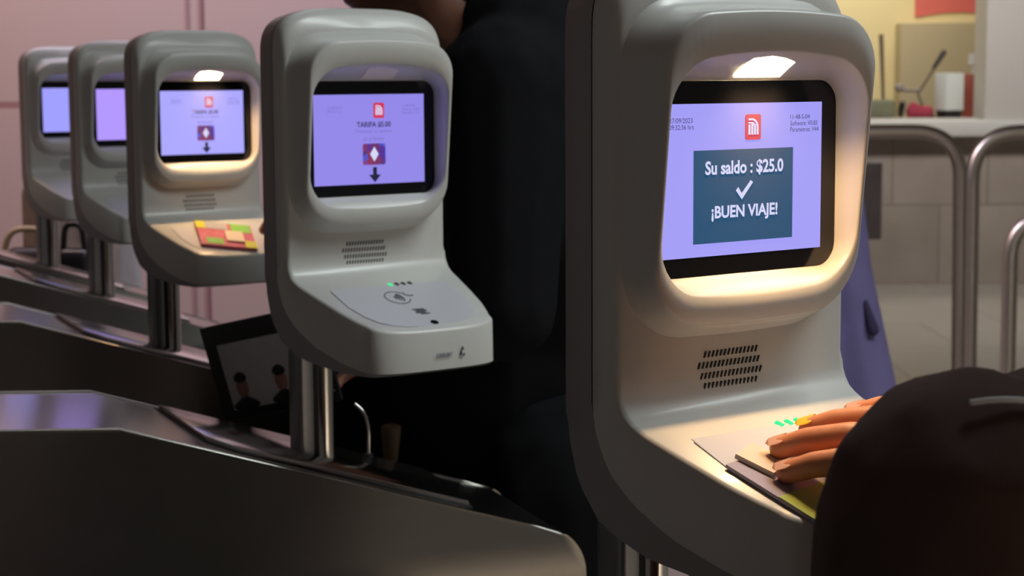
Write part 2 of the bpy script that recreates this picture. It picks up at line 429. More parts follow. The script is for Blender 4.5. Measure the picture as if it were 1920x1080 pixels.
def dfront(z): return .0225+.1*z
def build_parts(root):
    P = {}
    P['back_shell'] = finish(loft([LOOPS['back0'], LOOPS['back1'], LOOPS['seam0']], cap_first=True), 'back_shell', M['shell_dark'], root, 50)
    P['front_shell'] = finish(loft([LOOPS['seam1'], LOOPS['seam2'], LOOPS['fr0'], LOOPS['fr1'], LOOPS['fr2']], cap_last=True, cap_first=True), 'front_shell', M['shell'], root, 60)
    hood = [rr(.0975, .1160, -.1010, .040, .050, .006, d=-.0085),
            rr(.0945, .1105, -.0968, .038, .046, .006, d=-.0045),
            rr(.0918, .1072, -.0935, .036, .043, .006, d=.0015),
            rr(.0900, .1055, -.0912, .034, .041, .006, d=.0085),
            rr(.0888, .1048, -.0896, .033, .040, .006, dfun=dfront, d=-.0045),
            rr(.0882, .1040, -.0890, .033, .040, .006, dfun=dfront, d=-.0015),
            rr(.0868, .1024, -.0875, .032, .039, .006, dfun=dfront, d=0),
            rr(.0845, .0800, -.0725, .030, .034, .010, dfun=dfront, d=0),
            rr(.0836, .0786, -.0712, .029, .033, .0095, dfun=dfront, d=-.0012),
            rr(.0828, .0700, -.0650, .023, .025, .005, d=.012),
            rr(.0822, .0625, -.0602, .018, .018, .001, d=.0015),
            rr(.0820, .0615, -.0595, .016, .016, 0, d=.0003)]
    P['hood'] = finish(loft_full(hood, cap_first=True), 'screen_hood', M['shell'], root, 55)
    P['display'] = finish(slab([(x, z) for x, d, z in rr(.0818, .0612, -.0592, .0155, .0155, 0)], .0003, -.004), 'display_panel', M['glass_black'], root, 40)
    # speaker grille: four rows of slanted slots
    bm = bmesh.new()
    for row, (n, off, z) in enumerate(((14, .0045, -.1100), (16, -.0005, -.1168), (16, .0015, -.1236), (14, .0035, -.1300))):
        for k in range(n):
            a = -.0325+off+k*.0034
            zz = interp([(-t[2], t[1]) for t in T_], -z)
            q = [(a, z-.0019), (a+.0011, z-.0021), (a+.0026, z+.0019), (a+.0015, z+.0021)]
            slab(q, max(zz, -.0058)+.0007, zz-.002, bm)
    P['speaker_grille'] = finish(bm, 'speaker_grille', M['slot'], root, 0)
    # reader plate printed on the tray with its marks
    pl = [(-.070, .030), (.070, .030), (.0715, .07), (.066, .092), (.058, .106), (.046, .1155), (.030, .1205), (0, .1225), (-.030, .1205), (-.046, .1155), (-.058, .106), (-.066, .092), (-.0715, .07)]
    P['plate'] = finish(tray_slab(pl, -.002, .0004), 'reader_plate', M['plate'], root, 30)
    bm = bmesh.new()
    edge = [(-.0712, .034), (-.0722, .07), (-.0668, .0925), (-.0588, .1065), (-.0465, .116), (-.035, .1205), (-.022, .1222)]
    for p, q in zip(edge[:-1], edge[1:]):
        u = Vector((q[0]-p[0], q[1]-p[1])).normalized()*.00035; nx = (-u.y, u.x)
        tray_slab([(p[0]+nx[0], p[1]+nx[1]), (q[0]+nx[0], q[1]+nx[1]), (q[0]-nx[0], q[1]-nx[1]), (p[0]-nx[0], p[1]-nx[1])], 0, .0007, bm)
    P['plate_line'] = finish(bm, 'plate_edge_line', M['line_grey'], root, 0)
    # contactless mark: ring with waves and a hand stroke
    bm = bmesh.new()
    def ringseg(cx, cy, r, w, a0, a1, n=20):
        for i in range(n):
            t0 = math.radians(a0+(a1-a0)*i/n); t1 = math.radians(a0+(a1-a0)*(i+1)/n)
            q = [(cx+rr_*math.cos(t), cy+rr_*math.sin(t)) for rr_, t in ((r-w, t0), (r-w, t1), (r+w, t1), (r+w, t0))]
            tray_slab(q, .0003, .0008, bm)
    ringseg(-.006, .059, .0135, .0005, 20, 320, 30)
    for j in range(4): ringseg(-.012, .059, .004+j*.0028, .0007, -42, 42, 8)
    ringseg(.012, .051, .006, .0008, 60, 200, 10)
    P['contactless'] = finish(bm, 'contactless_mark', M['print_dark'], root, 0)
    bm = bmesh.new()
    for q in (((-.006, .086), (.008, .086), (.008, .088), (-.006, .088)), ((-.004, .089), (.009, .089), (.009, .0915), (-.004, .0915)), ((-.006, .0925), (.006, .0925), (.006, .095), (-.006, .095)), ((-.002, .096), (.009, .096), (.009, .098), (-.002, .098))):
        tray_slab(list(q), .0003, .0008, bm)
    P['ticket_mark'] = finish(bm, 'ticket_mark', M['print_dark'], root, 0)
    bm = bmesh.new(); tray_slab([(.0015+.0042*math.cos(t*PI/8), .1165+.0042*math.sin(t*PI/8)) for t in range(16)], .0003, .0010, bm)
    P['reader_eye'] = finish(bm, 'reader_eye', M['glass_black'], root, 0)
    # maker's mark on the front lip
    return P
def build_post(root):
    ca, sa = math.cos(YAW-AX), math.sin(YAW-AX)
    def foot(bm):                         # foot cut to the slope of the lid it stands on
        for v in bm.verts:
            if v.co.z < .02: v.co.z = .0016-.3161*(v.co.x*ca-v.co.y*sa)
        return bm
    a = finish(foot(prism_bm(rrect(-.0235, -.0035, -.013, .013, .006), 0, .13)), 'grey_post_tube', M['post_grey'], root, 40)
    b = finish(foot(box_bm(-.0045, .0050, -.008, .008, 0, .13)), 'post_gap_shade', M['gap_shade'], root, 0)  # near-black filler painting the shaded gap between the two tubes
    c = finish(foot(tube_bm([(.0125, 0, 0), (.0125, 0, .13)], .0128, 24)), 'chrome_post_tube', M['chrome'], root, 40)
    return [a, b, c]

VLAB = ['nearest and largest grey fare validator, its screen showing a teal balance box with a tick',
        'light grey fare validator with unlit lamp, fare and arrow on screen, empty tray',
        'grey fare validator with lit warm lamp and a colourful card wallet on its glowing tray',
        'grey fare validator half hidden behind the lit one, showing a pinkish violet screen strip',
        'farthest and leftmost grey fare validator with a pale blue screen strip']
def lamp_part(root, on):
    def cz(d): return interp([(0, .0618), (.0015, .0625), (.012, .0700), (.0262, .0785)], d)
    bm = bmesh.new()
    ds = [.0042, .012, .0180, .0246]
    top = [[bm.verts.new(Lp(a, d, cz(d)-.0012)) for d in ds] for a in (-.0130, .0265)]
    for i in range(3): bm.faces.new((top[0][i], top[0][i+1], top[1][i+1], top[1][i]))
    up = [[bm.verts.new(Lp(a, d, cz(d)+.001)) for d in ds] for a in (-.0130, .0265)]
    for i in range(3): bm.faces.new((up[0][i], up[1][i], up[1][i+1], up[0][i+1]))
    for s in (0, 1):
        for i in range(3): bm.faces.new((top[s][i], up[s][i], up[s][i+1], top[s][i+1]))
    bm.faces.new((top[0][0], top[1][0], up[1][0], up[0][0])); bm.faces.new((top[0][3], up[0][3], up[1][3], top[1][3]))
    if on:       # the beam of the lamp, as wide as its recess lets it spread
        d = bpy.data.lights.new('hood_lamp_beam', 'AREA'); d.shape = 'RECTANGLE'; d.size, d.size_y = .040, .017
        d.energy = .39; d.color = (1, .60, .27); d.spread = math.radians(112)
        l = bpy.data.objects.new('hood_lamp_beam', d); C.objects.link(l); l.parent = root
        l.location = Lp(.009, .0145, .0685); l.rotation_euler = (math.radians(-6), 0, 0)
    return finish(bm, 'hood_lamp', M['lamp_on'] if on else M['lamp_off'], root, 30)
def leds(root, state):
    for k in range(4):
        a = .0040+k*.0082
        bm = tray_slab([(a-.0021, .0275), (a+.0011, .0268), (a+.0021, .0320), (a-.0011, .0327)], -.001, .0012)
        finish(bm, 'status_led', M['led_on'] if state[k] else M['led_off'], root, 0)
def metro_m(a0, a1, z0, z1, parent, m_bg, m_fg, d=.0010):
    w = a1-a0; h = z1-z0
    o = finish(slab(rrect(a0, a1, z0, z1, w*.12), .0004, d), 'metro_sign', m_bg, parent, 0)
    bm = bmesh.new()
    X = lambda u: a0+u*w
    Z = lambda v: z0+v*h
    def bar(u0, u1, v0, v1): slab([(X(u0), Z(v0)), (X(u1), Z(v0)), (X(u1), Z(v1)), (X(u0), Z(v1))], d, d+.0004, bm)
    for u, v in ((.18, .60), (.36, .62), (.54, .60)): bar(u, u+.11, .2, v)
    # two nested shoulder strokes
    for r, t, u_end in ((.58, .10, .76), (.38, .09, .58)):
        cx = u_end+.06-.40 if r > .5 else .36
        pts = []
        for i in range(9):
            al = PI/2*(1-i/8); pts.append((.40+(.42 if r > .5 else .24)*math.cos(al), .48+(.36 if r > .5 else .22)*math.sin(al)))
        inn = [(.40+(.32 if r > .5 else .15)*math.cos(PI/2*(1-i/8)), .48+(.28 if r > .5 else .15)*math.sin(PI/2*(1-i/8))) for i in range(9)]
        for i in range(8):
            slab([(X(p[0]), Z(p[1])) for p in (pts[i], pts[i+1], inn[i+1], inn[i])], d, d+.0004, bm)
    bar(.72, .82, .2, .49); bar(.18, .41, .76, .84); bar(.18, .41, .63, .70)
    finish(bm, 'metro_m', m_fg, o, 0)
    return o
def screen_base(root, m):
    return finish(slab([(-.0686, -.0473), (.0686, -.0473), (.0686, .0473), (-.0686, .0473)], -.001, .0005), 'screen', m, root, 0)
def screen_saldo(root):
    s = screen_base(root, M['scr_a'])
    metro_m(.0004, .0137, .0242, .0402, s, M['scr_red'], M['scr_white'])
    for t, z in (('27/09/2023', .0372), ('09:32:36 hrs', .0332)): text_on_screen(t, -.0632, z, .0030, .0190 if 'h' not in t else .0200, M['scr_ink'], s, 'date_text', align='LEFT')
    for t, z, w_ in (('11-48-S-04', .0380, .0174), ('Software: V0.83', .0339, .0244), ('Parametros: V44', .0299, .0256)): text_on_screen(t, .0396, z, .0030, w_, M['scr_ink'], s, 'version_text', align='LEFT')
    b = finish(slab([(-.0428, -.0392), (.0424, -.0392), (.0424, .0186), (-.0428, .0186)], .0004, .0009), 'balance_box', M['scr_box'], s, 0)
    text_on_screen('Su saldo : $25.0', -.0001, .0070, .0098, .0672, M['scr_white'], b, 'balance_text', d=.0013, bold=.0003)
    text_on_screen('\u00a1BUEN VIAJE!', .0002, -.0211, .0102, .0570, M['scr_white'], b, 'greeting_text', d=.0013, bold=.0003)
    ck = [(-.0074, -.0072), (-.0056, -.0052), (-.0026, -.0092), (.0052, -.0012), (.0070, -.0024), (-.0024, -.0128)]
    finish(slab(ck, .0008, .0013), 'tick_mark', M['scr_white'], b, 0)
def screen_fare(root, m, detail=True):
    s = screen_base(root, m)
    metro_m(.0046, .0178, .0222, .0384, s, M['scr_red'], M['scr_white'])
    if not detail: return
    for t, z in (('27/09/2023', .0335), ('09:32:37 hrs', .0297)): text_on_screen(t, -.0520, z, .0027, .0175, M['scr_pale'], s, 'date_text', align='LEFT')
    for t, z, w_ in (('11-48-S-05', .0352, .0170), ('Software: V0.83', .0312, .0215), ('Parametros: V44', .0275, .0220)): text_on_screen(t, .0402, z, .0027, w_, M['scr_pale'], s, 'version_text', align='LEFT')
    text_on_screen('TARIFA $5.00', .0048, .0153, .0066, .0425, M['scr_ink'], s, 'fare_text', bold=.0003)
    text_on_screen('Presente su tarjeta', .0045, .0081, .0048, .0450, M['scr_pale'], s, 'instruction_text')
    text_on_screen('en el lector', .0045, .0008, .0046, .0265, M['scr_pale'], s, 'instruction_text')
    mm = mat('card_picture', (.02, .02, .02), .4, noise=.1)
    nt = mm.node_tree; N, L = nt.nodes, nt.links; b = N['Principled BSDF']
    tc = N.new('ShaderNodeTexCoord'); vo = N.new('ShaderNodeTexVoronoi'); vo.inputs['Scale'].default_value = 120
    cr = N.new('ShaderNodeValToRGB'); sp_ = N.new('ShaderNodeSeparateColor')
    L.new(tc.outputs['Object'], vo.inputs['Vector']); L.new(vo.outputs['Color'], sp_.inputs[0]); L.new(sp_.outputs[0], cr.inputs[0])
    e = cr.color_ramp.elements; e[0].position = 0; e[0].color = lin(50, 45, 190); e[1].position = 1; e[1].color = lin(80, 90, 220)
    x = e.new(.3); x.color = lin(92, 40, 110); x = e.new(.6); x.color = lin(150, 50, 80); x = e.new(.8); x.color = lin(70, 50, 120)
    cr.color_ramp.interpolation = 'LINEAR'
    L.new(cr.outputs[0], b.inputs['Emission Color']); b.inputs['Emission Strength'].default_value = 1
    ic = finish(slab(rrect(-.0092, .0188, -.0270, -.0046, .002), .0004, .0009), 'card_picture', mm, s, 0)
    finish(slab([(.0048, -.0235), (.0100, -.0158), (.0048, -.0080), (-.0004, -.0158)], .0008, .0012), 'diamond_mark', M['scr_white'], ic, 0)
    ar = [(.0032, -.0296), (.0032, -.0375), (-.0020, -.0375), (.0054, -.0456), (.0128, -.0375), (.0078, -.0375), (.0078, -.0296)]
    finish(slab(ar, .0004, .0009), 'down_arrow', M['scr_black'], s, 0)

def validator_empty(i):
    p = wpt(i, BA, BD, BZ)
    e = empty('fare_validator', p, YAW); tag(e, VLAB[i], 'ticket validator', 'fare validators along the turnstile row'); return e
V = [validator_empty(0)]
proto = list(build_parts(V[0]).values())+build_post(V[0])
for i in range(1, 5):
    e = validator_empty(i); V.append(e)
    for o in proto:
        c = o.copy(); C.objects.link(c); c.parent = e
        if i > 2 and o.name.startswith(('plate_edge', 'contactless', 'ticket', 'reader_eye')): bpy.data.objects.remove(c)
lamp_part(V[0], True); lamp_part(V[2], True)
for i in (1, 3, 4): lamp_part(V[i], False)
leds(V[0], (1, 1, 1, 1)); leds(V[1], (1, 0, 0, 0)); leds(V[2], (1, 1, 1, 1))
screen_saldo(V[0]); screen_fare(V[1], M['scr_b']); screen_fare(V[2], M['scr_c'])
screen_base(V[3], M['scr_d']); screen_base(V[4], M['scr_e'])
# maker's name on the lip of the second validator's tray (the only lip in clear view)
tm = text_on_screen('CONDUENT', .0008, -.2150, .0042, .0200, M['print_dark'], V[1], 'maker_name', d=.1350, bold=.0003)
bm = bmesh.new()
for q in ([(.0225, -.2112), (.0240, -.2080), (.0250, -.2122)], [(.0205, -.2168), (.0226, -.2130), (.0228, -.2170)], [(.0240, -.2172), (.0262, -.2150), (.0256, -.2180)]): slab(q, .1335, .1352, bm)
finish(bm, 'maker_mark', M['print_dark'], V[1], 0)

# ------------------------------------------------------------ turnstile cabinets
CLAB = ['nearest brushed steel turnstile cabinet at the bottom edge, carrying the largest validator',
        'brushed steel turnstile cabinet in the foreground carrying the unlit light grey validator',
        'brushed steel turnstile cabinet carrying the validator with the lit tray',
        'steel turnstile cabinet carrying the validator with the pinkish violet screen',
        'farthest steel turnstile cabinet carrying the leftmost validator']
# side outline (s along the cabinet, z above the foot of the post)
ZT = BZ
def cab_outline(inset=0, s_end=.272):
    r = .055
    pts = [(-1.45+inset, None)]
    top = [(-1.33, -.15), (-.95, .105), (-.222, .067), (.205, -.068)]
    out = [(-1.42, -.95), (-1.42, -.20)]
    out += [(x, z-inset) for x, z in top]
    for t in range(1, 9):
        a = math.radians(72-72*t/8); out.append((.216+(r)*math.cos(a), -.128+r*math.sin(a)-inset))
    out.append((.272, -.95))
    return out
def build_cabinet(root, zfoot):
    o = cab_outline()
    def P(y0, y1, pts, bev, name, m):
        bm = prism_bm([(x, max(z, -zfoot)) for x, z in pts], y0, y1, 'y')
        if bev: bmesh.ops.bevel(bm, geom=[e for e in bm.edges if abs(e.verts[0].co.y-e.verts[1].co.y) < 1e-5], offset=bev, segments=3, profile=.5, affect='EDGES')
        return finish(bm, name, m, root, 35)
    low = [(x*.999, z-.0018) for x, z in o]
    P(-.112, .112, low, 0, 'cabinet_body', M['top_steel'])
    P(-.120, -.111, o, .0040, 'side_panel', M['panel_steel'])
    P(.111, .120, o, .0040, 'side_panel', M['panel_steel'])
    # service lid on the sloping top, its upper edge cut at an angle
    def zt(s): return .067+(-.135)*(s+.222)/.427-.0018
    lid = [(-.150, .100), (-.128, -.062), (-.098, -.083), (.150, -.083), (.158, .02), (.158, .100)]
    bm = bmesh.new()
    A = [bm.verts.new((s, y, zt(s)+.0005)) for s, y in lid]; B = [bm.verts.new((s, y, zt(s)+.0065)) for s, y in lid]
    bm.faces.new(A[::-1]); bm.faces.new(B)
    for i in range(len(lid)): bm.faces.new((A[i], A[(i+1) % len(lid)], B[(i+1) % len(lid)], B[i]))
    bmesh.ops.bevel(bm, geom=[e for e in bm.edges if abs(e.verts[0].co.z-zt(e.verts[0].co.x)-.0065) < 1e-4 and abs(e.verts[1].co.z-zt(e.verts[1].co.x)-.0065) < 1e-4], offset=.0015, segments=2, profile=.5, affect='EDGES')
    finish(bm, 'service_lid', M['top_steel'], root, 35)
    # near-black sheet that paints the shadow gap around the lid
    g = [(-.154, .104), (-.1315, -.0645), (-.100, -.0868), (.153, -.0868), (.162, .02), (.162, .104)]
    bm = bmesh.new()
    A = [bm.verts.new((s, y, zt(s)-.001)) for s, y in g]; B = [bm.verts.new((s, y, zt(s)+.0012)) for s, y in g]
    bm.faces.new(A[::-1]); bm.faces.new(B)
    for i in range(len(g)): bm.faces.new((A[i], A[(i+1) % len(g)], B[(i+1) % len(g)], B[i]))
    finish(bm, 'lid_shadow_sheet', M['gap_shade'], root, 0)
for i in range(5):
    p = wpt(i, BA, BD, BZ)
    e = empty('turnstile_cabinet', (p.x, p.y, 0), AX); tag(e, CLAB[i], 'turnstile', 'turnstile cabinets in the row')
    if i == 0:
        zf = p.z; build_cabinet(e, zf); ckids = [o for o in C.objects if o.parent == e]
        for k in ckids: k.location = (0, 0, zf)
    else:
        for k in ckids:
            c = k.copy(); C.objects.link(c); c.parent = e


# ------------------------------------------------------------ people
def vec(i, a, d, z): return RV*a+NV*d+Vector((0, 0, z))
def hand(bm, wrist, Fd, Ud, pose, k=1.0, thumb=True, tipdat=None):
    """right-hand layout: Fd along the fingers, Ud towards the little finger; pose = (knuckle, middle, end joint bends in degrees) per finger"""
    Fd = Fd.normalized(); Ud = (Ud-Fd*Ud.dot(Fd)).normalized(); Bd = Ud.cross(Fd)
    if Bd.z < 0: Bd = -Bd
    W = Vector(wrist)
    P = lambda f, u, b: W+(Fd*f+Ud*u+Bd*b)*k
    mcp = [(.086, -.0295), (.091, -.0095), (.087, .0105), (.079, .0285)]
    ln = [(.042, .026, .020), (.046, .029, .021), (.042, .027, .020), (.033, .021, .018)]
    rad = [.0092, .0095, .0090, .0080]
    # palm
    for (f, u) in mcp: hull(bm, (P(f, u, .001), .0115*k), (P(.012, u*.62, .0), .0165*k))
    hull(bm, (P(mcp[0][0], mcp[0][1], 0), .0105*k), (P(mcp[3][0], mcp[3][1], 0), .0100*k), (P(.03, 0, -.002), .019*k))
    hull(bm, (P(.0, -.010, 0), .0185*k), (P(.0, .011, 0), .0175*k), (P(.035, 0, 0), .019*k))
    tips = []
    for (f, u), l, r, (b0, b1, b2), sp in zip(mcp, ln, rad, pose, (-.05, -.01, .03, .09)):
        p = P(f, u, .0); ang = 0; q = [(p, (r+.0012)*k)]
        for L, b, rr_ in zip(l, (b0, b1, b2), (r, r*.92, r*.80)):
            ang += math.radians(b)
            dirv = (Fd*math.cos(ang)-Bd*math.sin(ang)+Ud*sp).normalized()
            p = p+dirv*L*k; q.append((p, rr_*k))
        chain(bm, *q); tips.append((p, dirv, Bd, r*.8*k))
        hull(bm, (q[0][0]+Bd*.002*k, .0098*k), (q[0][0]-Fd*.012*k, .009*k))
    if thumb:
        chain(bm, (P(.022, -.020, -.006), .0165*k), (P(.056, -.043, -.016), .0125*k), (P(.092, -.046, -.022), .0105*k), (P(.124, -.036, -.026), .0085*k))
    return tips
def head(bm, c, face, k=1.0, tilt=0):
    """c: centre of the skull, face: facing direction"""
    fx = Vector((face[0], face[1], 0)).normalized(); rx = Vector((fx.y, -fx.x, 0))
    up = Vector((0, 0, 1)); q = Matrix.Rotation(tilt, 3, rx); fx = q @ fx; up = q @ up
    Cc = Vector(c); P = lambda x, y, z: Cc+(rx*x+fx*y+up*z)*k
    S = lambda pts: [(P(*p), r*k) for p, r in pts]
    hull(bm, *S([((0, -.025, .03), .074), ((0, .02, .035), .066), ((0, -.02, -.01), .068)]))
    hull(bm, *S([((.022, .035, -.005), .045), ((-.022, .035, -.005), .045), ((0, .05, -.05), .038), ((0, .066, -.088), .020), ((.035, -.002, -.065), .02), ((-.035, -.002, -.065), .02)]))
    hull(bm, *S([((0, .088, .012), .006), ((0, .112, -.022), .009), ((.012, .096, -.028), .007), ((-.012, .096, -.028), .007)]))
    hull(bm, *S([((.03, .078, .022), .009), ((-.03, .078, .022), .009)]))
    for z_, r_ in ((-.052, .0065), (-.061, .0075)): hull(bm, *S([((.016, .086, z_), r_), ((-.016, .086, z_), r_), ((0, .092, z_), r_)]))
    for sx in (-1, 1):
        hull(bm, *S([((sx*.074, -.008, .012), .010), ((sx*.078, -.012, -.005), .012), ((sx*.072, .0, -.028), .008)]))
        hull(bm, *S([((sx*.029, .080, .006), .0095), ((sx*.029, .0805, .006), .0095)]))
    hull(bm, *S([((0, -.02, -.06), .052), ((0, -.035, -.14), .056)]))
    return P
def join_organic(objs, name, m):
    base = objs[0]
    bm = bmesh.new()
    for o in objs: bm.from_mesh(o.data)
    for o in objs:
        me = o.data; bpy.data.objects.remove(o); bpy.data.meshes.remove(me)
    me = bpy.data.meshes.new(name); bm.to_mesh(me); bm.free()
    return link(me, name, m, None, 75)

# --- traveller at the nearest validator: short person in a dark brown jacket, right hand on the tray
Fw, Uw = vec(0, -.45, -.85, .15), vec(0, .72, -.54, .45)
tb = bmesh.new(); pose = [(6, 16, 10)]*4; HK = .95
tips0 = hand(tb, (0, 0, 0), Fw, Uw, pose, HK); tb.free()
goal = wpt(0, -.051, .092, -.1655)
wr = goal-tips0[0][0]
hb = bmesh.new(); tips = hand(hb, wr, Fw, Uw, pose, HK)
Fn = Fw.normalized()
elb, sh_r, sh_l = Vector((.555, .99, 1.03)), Vector((.50, .93, 1.20)), Vector((.184, .715, 1.176))
chain(hb, (wr+Fn*.004, .0185), (wr-Fn*.03, .024), (wr.lerp(elb, .5), .036), (elb, .042))
ho = organic(hb, 'h', M['skin'], .0017, smooth=3)
tb = bmesh.new()
HC = Vector((.385, .845, 1.40)); head(tb, HC, (-.45, .89), .95, -.25)
chain(tb, ((.37, .83, 1.27), .052), ((.365, .83, 1.16), (.11, .10, .07)), ((.37, .83, .95), (.11, .10, .10)), ((.37, .83, .80), (.12, .11, .10)))
for p0, p1 in ((sh_l, (.19, .74, .95)), (sh_r, elb)): chain(tb, ((.36, .83, 1.19), .05), (p0, .04), (p1, .034))
hull(tb, ((.19, .74, .95), .034), ((.19, .79, .72), .026))
for sx in (-1, 1):
    o = Vector((.09*sx*.8, .09*sx*.6, 0)); b = Vector((.37, .83, 0))
    chain(tb, (b+o+Vector((0, 0, .80)), .085), (b+o+Vector((-.01, .02, .43)), .055), (b+o+Vector((0, 0, .09)), .04), (b+o+Vector((-.05, .10, .03)), .03))
lh = bmesh.new(); hand(lh, (.19, .80, .70), Vector((0, .1, -1)), Vector((.6, -.7, 0)), [(20, 25, 15)]*4)
p1 = join_organic([organic(tb, 't', M['skin'], .006), ho, organic(lh, 'l', M['skin'], .003, smooth=2)], 'person', M['skin'])
tag(p1, 'person in dark brown jacket at the right edge, hand reaching onto the nearest tray', 'person')
jb = bmesh.new()
hull(jb, (sh_l, (.064, .066, .070)), (sh_l+Vector((-.004, .006, -.12)), .064))
chain(jb, (sh_l+Vector((-.004, .006, -.12)), .064), ((.172, .735, .93), .066), ((.178, .78, .76), .055))
hull(jb, (sh_l+Vector((.03, .02, .0)), .062), ((.345, .82, 1.17), (.10, .11, .085)))
hull(jb, ((.36, .83, 1.19), (.12, .11, .08)), ((.37, .83, .80), (.17, .14, .10)))
hull(jb, ((.37, .83, .80), (.17, .14, .10)), ((.37, .83, .66), (.18, .15, .05)))
hull(jb, ((.36, .83, 1.18), .09), (sh_r, .066))
chain(jb, (sh_r, .066), (elb, .060), (wr.lerp(elb, .45), .050), (wr-Fn*.035, .041))
hull(jb, ((.37, .83, 1.24), .066), ((.36, .83, 1.18), .085))
organic(jb, 'jacket', M['brown_cloth'], .0055, p1, 5)
tb = bmesh.new()
for sx in (-1, 1):
    o = Vector((.09*sx*.8, .09*sx*.6, 0)); b = Vector((.37, .83, 0))
    chain(tb, (b+o+Vector((0, 0, .80)), .105), (b+o+Vector((-.01, .02, .43)), .075), (b+o+Vector((0, 0, .09)), .06))
organic(tb, 'trousers', M['black_trouser'], .008, p1)
tb = bmesh.new(); 
for sx in (-1, 1):
    o = Vector((.09*sx*.8, .09*sx*.6, 0)); b = Vector((.37, .83, 0))
    hull(tb, (b+o+Vector((.02, -.03, .04)), .042), (b+o+Vector((-.06, .12, .03)), .035), (b+o+Vector((0, 0, .09)), .045))
for v in tb.verts: v.co.z = max(v.co.z, 0)
organic(tb, 'shoes', M['black_plastic'], .006, p1)
tb = bmesh.new(); hull(tb, (HC+Vector((.012, -.024, .048)), .084), (HC+Vector((.035, -.06, -.02)), .075)); hull(tb, (HC+Vector((.03, -.055, -.02)), .07), (HC+Vector((.035, -.07, -.12)), .055))
organic(tb, 'hair', M['hair'], .006, p1)
# pale grey line along the top of the near shoulder
path = []
for t in range(17):
    a = math.radians(-12+t*5.5); u = Vector((0, -math.sin(math.radians(29)), math.cos(math.radians(29))))
    path.append(sh_l+Vector((.004, 0, .001))+(Vector((1, 0, 0))*math.sin(a)*.0645+u*math.cos(a)*.0685))
finish(tube_bm(path, .0012, 10), 'shoulder_line', M['strap'], p1, 60)['label'] = 'pale grey line'
# finger nails (the ring finger's is painted yellow)
for k, (p, dv, Bd, r) in enumerate(tips):
    nb = bmesh.new(); side = dv.cross(Bd).normalized(); nn = side.cross(dv).normalized()
    if nn.z < 0: nn = -nn
    pts = []
    for f, sgn in ((-.007, .8), (-.004, 1), (.003, .9), (.0058, .45), (.0058, -.45), (.003, -.9), (-.004, -1), (-.007, -.8)): pts.append((f, sgn))
    up = [nb.verts.new(p+dv*f+side*(sg*r*.78)+nn*(r*(.97-.28*abs(sg))+.0012)) for f, sg in pts]
    nb.faces.new(up); bmesh.ops.solidify(nb, geom=nb.faces[:], thickness=.0012)
    o = finish(nb, 'fingernail', M['nail'] if k == 2 else M['nail_plain'], p1, 40)
    if k == 2: o['label'] = 'yellow painted fingernail'

# card held on the nearest tray
def tw(i, a, d, h): return wpt(i, a, d+h*.333, -.1490-.353*(d-.018)+h*.943)
def wslab(i, pts, h0, h1, name, m, parent=None, base=None):
    bm = bmesh.new()
    A = [bm.verts.new(tw(i, a, d, h0)) for a, d in pts]; B = [bm.verts.new(tw(i, a, d, h1)) for a, d in pts]
    n = len(pts); bm.faces.new(A); bm.faces.new(B[::-1])
    for k in range(n): bm.faces.new((A[k], A[(k+1) % n], B[(k+1) % n], B[k]))
    o = finish(bm, name, m, None, 0)
    if parent: o.parent = parent
    return o
card = wslab(0, [(-.0745, .064), (-.022, .057), (-.0115, .129), (-.064, .137)], .0012, .0034, 'transit_card', mat('lilac_card', (.40, .34, .42), .35, noise=.06))
tag(card, 'lilac and green transit card held flat on the nearest tray under the hand', 'card')
wslab(0, [(-.0689, .102), (-.0163, .095), (-.0122, .124), (-.0648, .1315)], .0034, .0038, 'green_stripe', mat('yellow_green', (.42, .52, .10), .4, noise=.1), card)
wslab(0, [(-.064, .060), (-.043, .052), (-.035, .074), (-.056, .084)], .0036, .0066, 'cream_tab', M['cream'], card)

# colourful wallet on the third tray
TL, BL, BR, TR = Vector((-.029, .022)), Vector((-.057, .098)), Vector((.018, .127)), Vector((.048, .050))
def Q(u, v): p = (TL*(1-u)+TR*u)*(1-v)+(BL*(1-u)+BR*u)*v; return (p.x, p.y)
def qr(u0, u1, v0, v1): return [Q(u0, v0), Q(u1, v0), Q(u1, v1), Q(u0, v1)]
wal = wslab(2, qr(0, 1, 0, 1), .0012, .006, 'card_wallet', mat('pink_red_pattern', (.62, .06, .10), .5, noise=.35, nscale=90, col2=(.72, .20, .30, 1)))
tag(wal, 'colourful red and green card wallet with yellow corners on the lit tray', 'wallet')
my = mat('yellow_corner', (.62, .58, .03), .45, noise=.1); mg = mat('green_patch', (.22, .52, .08), .45, noise=.2); mw = mat('grey_window', (.45, .44, .46), .3, noise=.15, nscale=90)
for q in (qr(-.01, .16, -.01, .30), qr(.80, 1.01, .72, 1.01)): wslab(2, q, .0058, .0068, 'yellow_corner', my, wal)
for q in (qr(.12, .42, .70, .95), qr(.62, .98, .02, .36)): wslab(2, q, .0058, .0066, 'green_patch', mg, wal)
wslab(2, qr(.16, .56, .02, .30), .0058, .0066, 'grey_window', mw, wal)
wslab(2, qr(.48, .80, .40, .82), .0066, .0090, 'cream_tab', M['cream'], wal)

